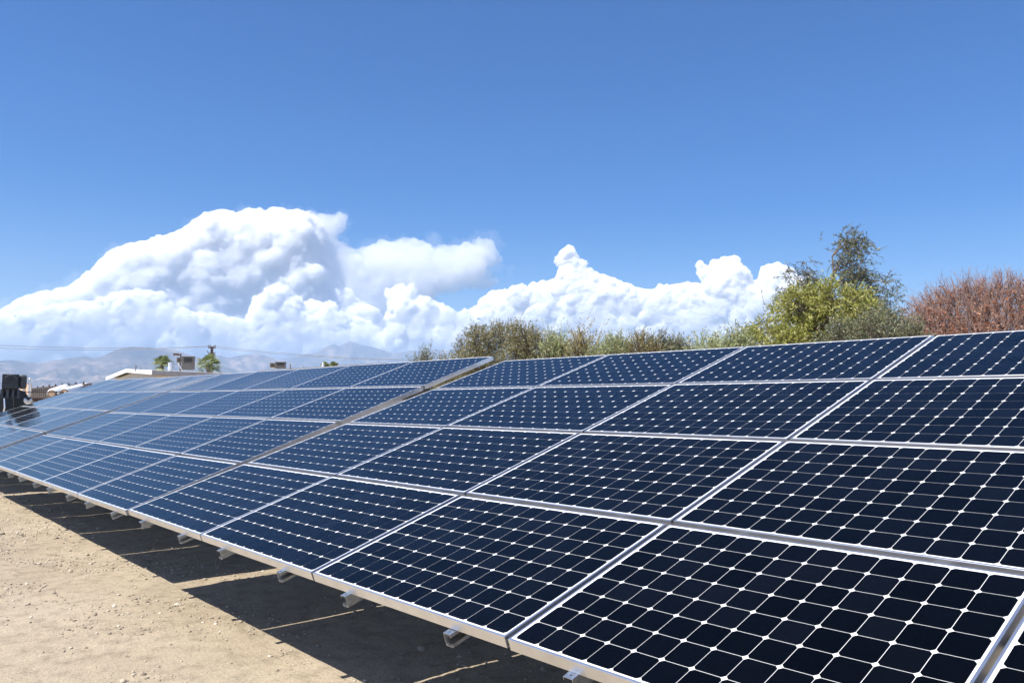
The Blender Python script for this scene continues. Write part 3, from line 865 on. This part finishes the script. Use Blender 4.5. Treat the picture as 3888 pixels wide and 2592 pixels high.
def cream_building():
    EV, RI = 3.37, 3.75
    L = at_height(404, 1431, EV); A = at_height(492.6, 1400, RI); Rr = at_height(578, 1406, EV)
    B = px(836, 1418, (at_height(836, 1417, EV) - EYE).xy.length)
    gd = Vector((L.x - Rr.x, L.y - Rr.y, 0)); width = gd.length; gd.normalize()
    sd = Vector((B.x - Rr.x, B.y - Rr.y, 0)).normalized()
    org = Vector((Rr.x, Rr.y, 0))
    root = empty("site_building", org)
    tag(root, "cream building with a shallow white gable behind the far end of the panels", "building")
    Mx = Matrix(((gd.x, sd.x, 0, 0), (gd.y, sd.y, 0, 0), (0, 0, 1, 0), (0, 0, 0, 1)))   # local: x across the gable, y along the roof
    ax = width * .5; LEN = 26.0
    oh = .45
    def part(name, mat, fn):
        b = MB(); fn(b); b.v = [tuple(Mx @ Vector(p)) for p in b.v]
        o = b.build(name, mat, root); return o
    part("wall", M["cream"], lambda b: (b.prism([(oh, 0), (width - oh, 0), (width - oh, EV - .26), (ax, RI - .30), (oh, EV - .26)], oh, LEN - oh)))
    def roof(b):
        for x0, z0, x1, z1 in ((-.05, EV, ax, RI), (ax, RI, width + .05, EV)):
            b.prism([(x0, z0 - .06), (x1, z1 - .06), (x1, z1), (x0, z0)], 0, LEN)
    part("roof", M["roofing"], roof)
    def fascia(b):
        b.prism([(-.05, EV - .26), (ax, RI - .26), (ax, RI + .01), (-.05, EV + .01)], -.05, -.003)
        b.prism([(ax, RI - .26), (width + .05, EV - .26), (width + .05, EV + .01), (ax, RI + .01)], -.05, -.003)
    part("fascia", M["white_trim"], fascia)
    def edge(b):
        b.box((-.10, -.05, EV - .27), (-.053, LEN, EV + .012))
        for k in range(3): b.box((-.112, -.05, EV - .26 + k * .09), (-.102, LEN, EV - .215 + k * .09))
    part("roof_edge", M["grey_trim"], edge)
    part("soffit", M["tan_wall"], lambda b: b.box((-.04, 0, EV - .30), (oh - .003, LEN, EV - .262)))
    def win(b):
        b.box((oh - .05, 3.0, 1.2), (oh - .003, 5.2, 2.5)); b.box((oh - .05, 9.0, 1.2), (oh - .003, 11.2, 2.5))
    part("window", M["louvre"], win)
cream_building()


def frame_at(u, d, z):
    """empty at the ground-plane point under (u) at distance d, height z, facing the viewer (local x to the right, y away)"""
    p = px(u, 1500, d)
    y = Vector((p.x - EYE.x, p.y - EYE.y, 0)).normalized()
    return Vector((p.x, p.y, z)), -math.atan2(y.x, y.y)

def z_at(u, v, d): return px(u, v, d).z

def cooler(u0, u1, uside, v0, v1, vs0, vs1, d, label):
    um = (u0 + u1) / 2
    zb, zt = z_at(um, v1, d), z_at(um, v0, d)
    loc, rz = frame_at(um, d, zb)
    root = empty("rooftop_cooler", loc, rz + .0)
    tag(root, label, "rooftop cooler", "coolers standing on the roofs")
    w = (u1 - u0) / F_PX * d / 2; h = zt - zb; dp = w * 1.5
    sw = (u0 - uside) / F_PX * d
    b = MB(); b.box((-w, 0, .04), (w, dp, h)); o = b.build("cabinet", M["cooler"], root); bevel(o, .015)
    b = MB(); b.box((-w - .012, -.012, h), (w + .012, dp + .012, h + .03)); b.build("lid", M["cooler_light"], root)
    b = MB()
    lw0, lw1 = -w * .72, w * .55
    b.box((lw0, -.010, h * .62), (lw1, -.002, h * .93), 0)
    for k in range(6): b.box((lw0 + .01, -.022, h * (.64 + .048 * k)), (lw1 - .01, -.0105, h * (.66 + .048 * k)), 0)
    b.build("louvre", M["louvre"], root)
    zs0 = z_at(uside, vs0, d) - zb; zs1 = z_at(uside, vs1, d) - zb
    b = MB(); b.box((-w - sw, .06, zs1), (-w - .003, dp * .8, zs0)); b.build("side_duct", M["cooler_light"], root)
    b = MB(); b.box((-w - sw * .85, .050, zs1 + .04), (-w - sw * .15, .058, zs0 - .05)); b.build("grille", M["louvre"], root)
    b = MB()
    b.tube([(-w - sw * .7, .3, zs1), (-w - sw * .2, .3, h * .25), (-w + .02, .3, .05)], .05, 8)
    for sx_ in (-w + .04, w - .04): b.tube([(sx_, .08, .045), (sx_, .08, -.12)], .022, 6); b.tube([(sx_, dp - .08, .045), (sx_, dp - .08, -.12)], .022, 6)
    b.build("leg_frame", M["shiny"], root)
cooler(690, 733, 673, 1354, 1405, 1356, 1375, 58, "tall brown cooler with dark louvre on the cream building's roof, between two palms")
cooler(1044, 1082, 1025, 1375, 1400, 1377, 1394, 54, "squat brown cooler on the low dark roof, right of the cream building")

def vent(u, vb, vt, wpx, d, mat, name, label, cap=True):
    zb, zt = z_at(u, vb, d), z_at(u, vt, d)
    loc, rz = frame_at(u, d, zb - .12)
    root = empty(name, loc, rz); tag(root, label, "roof vent")
    r = wpx / F_PX * d / 2; h = zt - zb + .12
    b = MB(); b.tube([(0, 0, 0), (0, 0, h)], r, 14); b.build("pipe", mat, root, False)
    if cap:
        b = MB(); b.tube([(0, 0, h * .28), (0, 0, h * .33), (0, 0, h * .36), (0, 0, h * .40)], [r * 1.02, r * 1.3, r * 1.3, r * 1.02], 14); b.build("collar", mat, root)
        b = MB(); b.tube([(0, 0, h), (0, 0, h + r * .3), (0, 0, h + r * .5)], [r * 1.12, r * 1.1, r * .5], 14); b.build("cap", mat, root)
vent(643.5, 1402, 1379, 16, 57.5, M["shiny"], "roof_vent", "wide shiny metal vent drum beside the tall cooler")
vent(512, 1402, 1387, 5, 60, M["pipe_grey"], "roof_vent", "thin grey vent pipe near the ridge of the cream gable")
vent(531, 1403, 1396, 3, 60, M["pipe_grey"], "roof_vent", "shortest thin vent stub on the cream roof", False)
vent(1100, 1402, 1381, 5, 53, M["pipe_grey"], "roof_vent", "dark vent post just right of the squat cooler", False)
vent(1225, 1392, 1380, 10, 52, M["white_plastic"], "roof_vent", "small white vent cap beside green treetops on the dark roof")

def dark_building():
    zr = 3.60
    A = at_height(985, 1407, zr); B = at_height(1352, 1383, zr)
    dv = Vector((B.x - A.x, B.y - A.y, 0)); n = dv.length; dv.normalize(); pv = Vector((-dv.y, dv.x, 0))
    if pv.dot(Vector((A.x - EYE.x, A.y - EYE.y, 0))) < 0: pv = -pv
    root = empty("flat_building", (A.x, A.y, 0)); tag(root, "low building with thin dark brown roof edge showing above the middle panels", "building")
    Mx = Matrix(((dv.x, pv.x, 0, 0), (dv.y, pv.y, 0, 0), (0, 0, 1, 0), (0, 0, 0, 1)))
    def part(name, mat, lo, hi):
        b = MB(); b.box(lo, hi, 0, Mx); return b.build(name, mat, root)
    part("wall", M["tan_wall"], (.4, .4, 0), (n - .4, 9, zr - .2))
    part("roof", M["brown_roof"], (0, 0, zr - .196), (n, 9.4, zr))
    part("gutter", M["pipe_grey"], (0, -.10, zr - .15), (n, -.003, zr - .03))
    part("roof_curb", M["brown_roof"], (n * .80, 2, zr + .003), (n * .99, 3.2, zr + .16))
    part("standpipe", M["white_trim"], (n * .455, .2, zr + .003), (n * .459, .26, zr + .14))
dark_building()

def palm(u, vt, vb, d, span, label, seed):
    rng = np.random.default_rng(seed)
    loc, rz = frame_at(u, d, 0)
    root = empty("palm_tree", loc, rz); tag(root, label, "palm tree", "fan palms behind the buildings")
    zc = z_at(u, (vt * .45 + vb * .55), d); R = span / F_PX * d / 2
    b = MB(); b.tube([(0, 0, -.05), (.03, 0, zc * .5), (0, 0, zc)], [.24, .2, .17], 10); b.build("trunk", M["bark"], root)
    V, F, n = [], [], 0
    TV, TF, q = [], [], 0
    for k in range(46):
        az, el = rng.uniform(0, 2 * math.pi), rng.uniform(-.55, 1.35)
        d_ = np.array([math.cos(az) * math.cos(el), math.sin(az) * math.cos(el), math.sin(el)]); d_[0] += .18; d_ = d_ / np.linalg.norm(d_)
        c = np.array([0, 0, zc]); st = R * rng.uniform(.35, .55)
        hub = c + d_ * st; hub[2] -= .05 * st
        v, f = twigs(c[None], hub[None], .025, .015); TV.append(v); TF.append(f + q); q += len(v)
        side = np.cross(d_, [0, 0, 1.]); side /= np.linalg.norm(side) + 1e-6; upv = np.cross(side, d_)
        m_ = 15; fl = R * rng.uniform(.42, .62)
        for j in range(m_):
            t = (j / (m_ - 1) - .5) * 2.5
            e = d_ * math.cos(t) + side * math.sin(t) + upv * rng.normal(0, .08)
            L = fl * (1 - .25 * abs(t) / 1.25); w = np.cross(e, upv); w /= np.linalg.norm(w) + 1e-6
            mid = hub + e * L * .6; tip = hub + e * L + np.array([.12 * L, 0, -.30 * L])
            V.append(np.array([hub, mid + w * .035, tip, mid - w * .035])); F.append(np.array([[0, 1, 2, 3]]) + n); n += 4
    link(bpy.data.objects.new("crown", np_mesh("crown", np.concatenate(V), np.concatenate(F), M["l_palm"])), root)
    link(bpy.data.objects.new("stalks", np_mesh("stalks", np.concatenate(TV), np.concatenate(TF), M["l_palm"])), root)
palm(612, 1354, 1412, 80, 90, "smaller fan palm left of the tall rooftop cooler", 51)
palm(788, 1349, 1418, 78, 106, "larger fan palm in front of the power pole", 52)
palm(1230, 1378, 1404, 95, 48, "low palm top peeping over the dark roof beside the white vent", 53)
palm(1262, 1373, 1404, 98, 52, "right hand palm top of the pair over the dark roof", 54)

def street_lamp():
    d = 86
    loc, rz = frame_at(682, d, 0)
    root = empty("lamp_post", loc, rz); tag(root, "dark lamp post with a flat boxy head pointing left", "lamp post")
    zt = z_at(682, 1342, d)
    b = MB(); b.box((-.07, -.07, 0), (.07, .07, zt)); b.build("pole", M["bird"], root)
    b = MB(); b.box((-.18, -.05, zt - .18), (-.072, .05, zt - .06)); b.build("arm", M["bird"], root)
    b = MB(); b.box((-.70, -.2, zt - .20), (-.182, .2, zt + .02)); o = b.build("lamp_head", M["bird"], root); bevel(o, .03)
    b = MB(); b.box((-.64, -.16, zt - .215), (-.24, .16, zt - .2015)); b.build("lens", M["white_plastic"], root)
street_lamp()

def power_line():
    d = 128
    loc, rz = frame_at(800, d, 0)
    root = empty("utility_pole", loc, rz); tag(root, "dark wooden utility pole with two crossarms rising behind the larger palm", "utility pole")
    zt = z_at(800, 1315, d)
    b = MB(); b.tube([(0, 0, -.1), (0, 0, zt)], [.24, .20], 12); b.build("pole", M["wood"], root)
    s = d / F_PX
    pins = []
    for vz, half, nm in ((1319, 12.5, "crossarm"), (1346, 11.5, "crossarm")):
        z = z_at(800, vz, d)
        tilt = .06 if vz == 1319 else .03
        b = MB(); b.box((-half * s, -.30, z - .10 - half * s * tilt), (half * s, -.21, z + .08)); bb = b.build(nm, M["wood"], root)
        for x in (-half * .9, -half * .45, half * .5, half * .9):
            b = MB(); b.tube([(x * s, -.25, z + .083), (x * s, -.25, z + .2), (x * s, -.25, z + .22), (x * s, -.25, z + .36)], [.03, .04, .09, .06], 8)
            b.build("insulator", M["bird"], bb)
    b = MB(); b.tube([(-half * .9 * s, -.25, z_at(800, 1340, d)), (-half * 1.3 * s, -.25, z_at(800, 1338, d)), (-half * 1.3 * s, -.25, z_at(800, 1331, d))], .05, 6); b.build("cutout", M["bird"], root)
    top = root.matrix_world if False else None
    lines = [("upper cable running left from the pole over the mountains", [(-700, 1268, 128), (-300, 1296, 128), (0, 1310.5, 128), (272, 1319, 128), (442, 1321.4, 128), (680, 1318, 128), (792, 1314, 127.8)]),
             ("lower cable running left from the pole, just under the upper one", [(-700, 1283, 128.6), (-300, 1308, 128.6), (0, 1321, 128.6), (272, 1327.5, 128.6), (442, 1327.8, 128.6), (680, 1321, 128.4), (803, 1314, 128)]),
             ("upper cable running right from the pole down behind the olive shrub", [(812, 1312.5, 127.8), (983, 1332, 127), (1174, 1348, 126), (1499, 1363, 125), (1900, 1368, 124), (2400, 1352, 123)]),
             ("lower cable running right from the pole, closing on the upper one", [(790, 1316, 128), (983, 1338, 127.4), (1174, 1352.5, 126.4), (1499, 1366.5, 125.4), (1900, 1370.5, 124.4), (2400, 1355, 123.4)])]
    for lab, pts in lines:
        u = np.array([p[0] for p in pts], float); v = np.array([p[1] for p in pts], float); dd = np.array([p[2] for p in pts], float)
        U = np.linspace(u[0], u[-1], 60)
        # smooth sag through the points
        co = np.polyfit((u - u.mean()) / 500, v, 3); Vv = np.polyval(co, (U - u.mean()) / 500); Dd = np.interp(U, u, dd)
        b = MB(); b.tube([px(a, c, e) for a, c, e in zip(U, Vv, Dd)], .028, 5)
        o = b.build("power_cable", M["pipe_grey"]); tag(o, lab, "power cable", "cables of the utility pole")
power_line()

def brown_fence():
    A = px(118, 1479, 63); B = px(345, 1462, 42)
    zt = 2.33
    dv = Vector((B.x - A.x, B.y - A.y, 0)); n = dv.length; dv.normalize()
    rz = math.atan2(dv.y, dv.x)
    root = empty("metal_fence", (A.x, A.y, 0), rz); tag(root, "dark brown sheet metal fence with thin posts rising above its top", "fence")
    b = MB(); b.box((-3, 0, 0), (n, .04, zt))
    k = 0
    x = -3
    while x < n: b.box((x, -.02, .02), (x + .012, -.001, zt - .02)); x += .9
    b.build("sheet_panel", M["fence"], root)
    b = MB(); b.box((-3, -.05, zt - .14), (n, -.021, zt - .09)); b.build("rail", M["fence"], root)
    inv = Matrix.Rotation(-rz, 4, 'Z')
    for u, v in ((136, 1466), (157, 1463), (180, 1460), (204, 1457.5), (228, 1455), (252, 1454), (279, 1451.5), (309, 1449)):
        # where the sight line crosses the fence line
        r = px(u, 1500, 1.0) - EYE
        den = r.x * dv.y - r.y * dv.x
        t = ((A.x - EYE.x) * dv.y - (A.y - EYE.y) * dv.x) / den
        p = EYE + r * t
        s = (Vector((p.x - A.x, p.y - A.y, 0))).dot(dv)
        h = z_at(u, v, Vector((p.x - EYE.x, p.y - EYE.y)).length)
        b = MB(); b.box((s - .035, .043, 0), (s + .035, .11, h)); b.build("post", M["fence"], root)
brown_fence()

def gate():
    A = px(74, 1452, 44); B = px(117, 1447, 41)
    dv = Vector((B.x - A.x, B.y - A.y, 0)); n = dv.length; dv.normalize(); rz = math.atan2(dv.y, dv.x)
    zt = z_at(96, 1453, 42.5)
    root = empty("gate", (A.x, A.y, 0), rz); tag(root, "tan gate panel with round topped galvanised posts beside the black loader", "gate")
    b = MB(); b.box((0, .02, .1), (n, .05, zt - .05)); b.build("panel", M["gate_tan"], root)
    b = MB(); b.tube([(0, 0, zt), (n, 0, zt)], .025, 8); b.build("top_rail", M["galv"], root)
    for f in (.53, 1.0):
        b = MB(); b.tube([(n * f, -.03, 0), (n * f, -.03, zt + .12)], .05, 10); p = b.build("post", M["galv"], root, False)
        b = MB(); b.tube([(n * f, -.03, zt + .123), (n * f, -.03, zt + .15), (n * f, -.03, zt + .19), (n * f, -.03, zt + .205)], [.055, .065, .045, .01], 10); b.build("cap", M["galv"], p)
gate()

def ribbed_pipe(u0, v0, u1, v1, d0, d1, rpx, label, n=6):
    A, B = px(u0, v0, d0), px(u1, v1, d1)
    root = empty("ribbed_pipe", A); tag(root, label, "pipe", "white ribbed pipes by the fence")
    r = rpx / F_PX * d0; ax = B - A; L = ax.length
    pts, rad = [], []
    N = n * 10
    for i in range(N + 1):
        t = i / N
        pts.append(ax * t); rad.append(r * (1 + .34 * abs(math.sin(t * n * math.pi)) ** .8))
    b = MB(); b.tube(pts, rad, 20, 0, False); b.build("shell", M["white_plastic"], root, True)
    b = MB(); b.tube([ax.normalized() * -.004, ax.normalized() * .06], [r * .80, r * .80], 18); b.build("inner_end", M["terracotta"], root)
ribbed_pipe(196, 1494, 250, 1473, 39, 47, 12.5, "white ribbed pipe with a tan open end beside a black mirror")
ribbed_pipe(243, 1490, 330, 1467, 38, 47, 12.5, "longer white ribbed pipe disappearing behind the top edge of the panels", 7)
def pipe_rack():
    A = px(190, 1500, 41)
    dv = (px(330, 1480, 47) - px(196, 1500, 41)); rz = math.atan2(dv.y, dv.x)
    root = empty("pipe_stand", (A.x, A.y, 0), rz); tag(root, "low brown stand carrying the white ribbed pipes", "stand")
    zt = z_at(196, 1505, 40)
    b = MB(); b.box((0, -.1, zt - .16), (5.2, 2.1, zt - .06)); b.build("deck", M["wood"], root)
    for x in (.3, 4.9):
        for y in (.1, 1.9):
            b = MB(); b.box((x - .06, y - .06, 0), (x + .06, y + .06, zt - .163)); b.build("leg", M["wood"], root)
pipe_rack()

def loader():
    d = 27.5
    loc, rz = frame_at(42, d, 0)
    root = empty("black_loader", loc, rz); tag(root, "black machine with square hood and long armed mirror at the left edge", "loader")
    s = d / F_PX
    X = lambda u: (u - 42) * s
    Z = lambda v: z_at(42, v, d)
    b = MB(); b.box((X(15.5), 0, Z(1477)), (X(63), .9, Z(1420))); o = b.build("hood", M["black"], root); bevel(o, .025)
    b = MB(); b.box((X(63) + .003, .04, Z(1475)), (X(84), .9, Z(1421))); o = b.build("side_cover", M["dark_grey"], root); bevel(o, .06, 3)
    b = MB()
    for k in range(7): b.box((X(20), -.018, Z(1470) + k * .045), (X(58), -.002, Z(1470) + k * .045 + .018))
    b.build("grille", M["dark_grey"], root)
    b = MB(); b.tube([(X(39) + .14 * math.cos(t), -.022, Z(1437) + .10 * math.sin(t)) for t in np.linspace(0, math.pi, 9)], .012, 6); b.build("emblem_arch", M["dark_grey"], root)
    b = MB()
    for x in (16, 32, 47, 62): b.box((X(x) - .035, .05, Z(1512)), (X(x) + .035, .13, Z(1477) - .003))
    b.build("mast", M["dark_grey"], root)
    b = MB(); b.box((X(12), .30, Z(1497)), (X(66), .85, Z(1477) - .003)); b.build("backing_box", M["black"], root)  # added dark box, blocks the bright background between the mast bars
    b = MB(); b.box((X(-30), .135, .35), (X(70), 1.9, Z(1495))); o = b.build("body", M["black"], root); bevel(o, .05)
    b = MB(); b.prism([(X(64), Z(1540)), (X(84), Z(1545)), (X(90), Z(1505)), (X(80), Z(1485)), (X(66), Z(1480))], .10, .7); b.build("fender", M["black"], root)
    k = MB()
    c = Vector((X(89), .12, Z(1520))); R = 12.5 * s
    k.tube([c + Vector((0, -.07, 0)), c + Vector((0, -.05, 0)), c + Vector((0, .06, 0)), c + Vector((0, .16, 0))], [R * .5, R * .95, R, R * .6], 18); lamp = k.build("headlight", M["shiny"], root)
    b = MB(); b.prism([(X(78), Z(1507)), (X(101), Z(1507)), (X(90), Z(1520))], -.02, .02); b.build("lamp_hood", M["black"], lamp)
    for x in (24, 50):
        b = MB(); b.tube([(X(x), -.10, Z(1512)), (X(x) + .02, -.14, Z(1545)), (X(x) - .02, -.10, Z(1580))], .022, 6); b.build("hose", M["shiny"] if x == 24 else M["rubber"], root)
    for x in (-6, 39, 84):
        b = MB(); b.tube([(X(x) - .14, .75, .45), (X(x) - .10, .75, .45), (X(x) + .10, .75, .45), (X(x) + .14, .75, .45)], [.34, .45, .45, .34], 20); t = b.build("wheel", M["rubber"], root)
        b = MB(); b.tube([(X(x) + .141, .75, .45), (X(x) + .15, .75, .45)], .2, 14); b.build("rim", M["dark_grey"], t)
    b = MB(); b.tube([(X(80), .1, Z(1488)), (X(168), .05, Z(1488))], .013, 6); arm = b.build("mirror_arm", M["black"], root)
    b = MB()
    x0, x1, z0, z1 = X(167), X(190), Z(1504), Z(1485)
    for lo, hi in (((x0, -.02, z0), (x1, .05, z0 + .025)), ((x0, -.02, z1 - .025), (x1, .05, z1)), ((x0, -.02, z0 + .0251), (x0 + .03, .05, z1 - .0251)), ((x1 - .03, -.02, z0 + .0251), (x1, .05, z1 - .0251))): b.box(lo, hi)
    b.tube([(x0 + .03, .01, z0 + .04), (x1 - .03, .01, z1 - .04)], .014, 6)
    mr = b.build("mirror_frame", M["black"], root)
    b = MB(); c = Vector((X(194), .0, Z(1494))); b.tube([c + Vector((0, -.03, 0)), c + Vector((0, .0, 0)), c + Vector((0, .07, 0))], [.05, .062, .05], 14); b.build("chrome_cap", M["shiny"], mr)
    b = MB(); b.tube([(X(180), .02, Z(1505)), (X(179), .04, Z(1530))], .012, 6); b.build("mirror_stay", M["black"], root)
    b = MB(); b.box((X(-6), -.05, Z(1448)), (X(3.5), .05, Z(1440))); b.build("tail_lamp", M["red"], root)
    b = MB(); b.box((X(-10), -.04, Z(1470)), (X(7), .3, Z(1449))); o = b.build("side_tank", M["blue"], root); bevel(o, .02)
    b = MB(); b.tube([(X(5), -.06, Z(1453)), (X(5), -.045, Z(1453))], .018, 8); b.build("cap", M["shiny"], root)
loader()
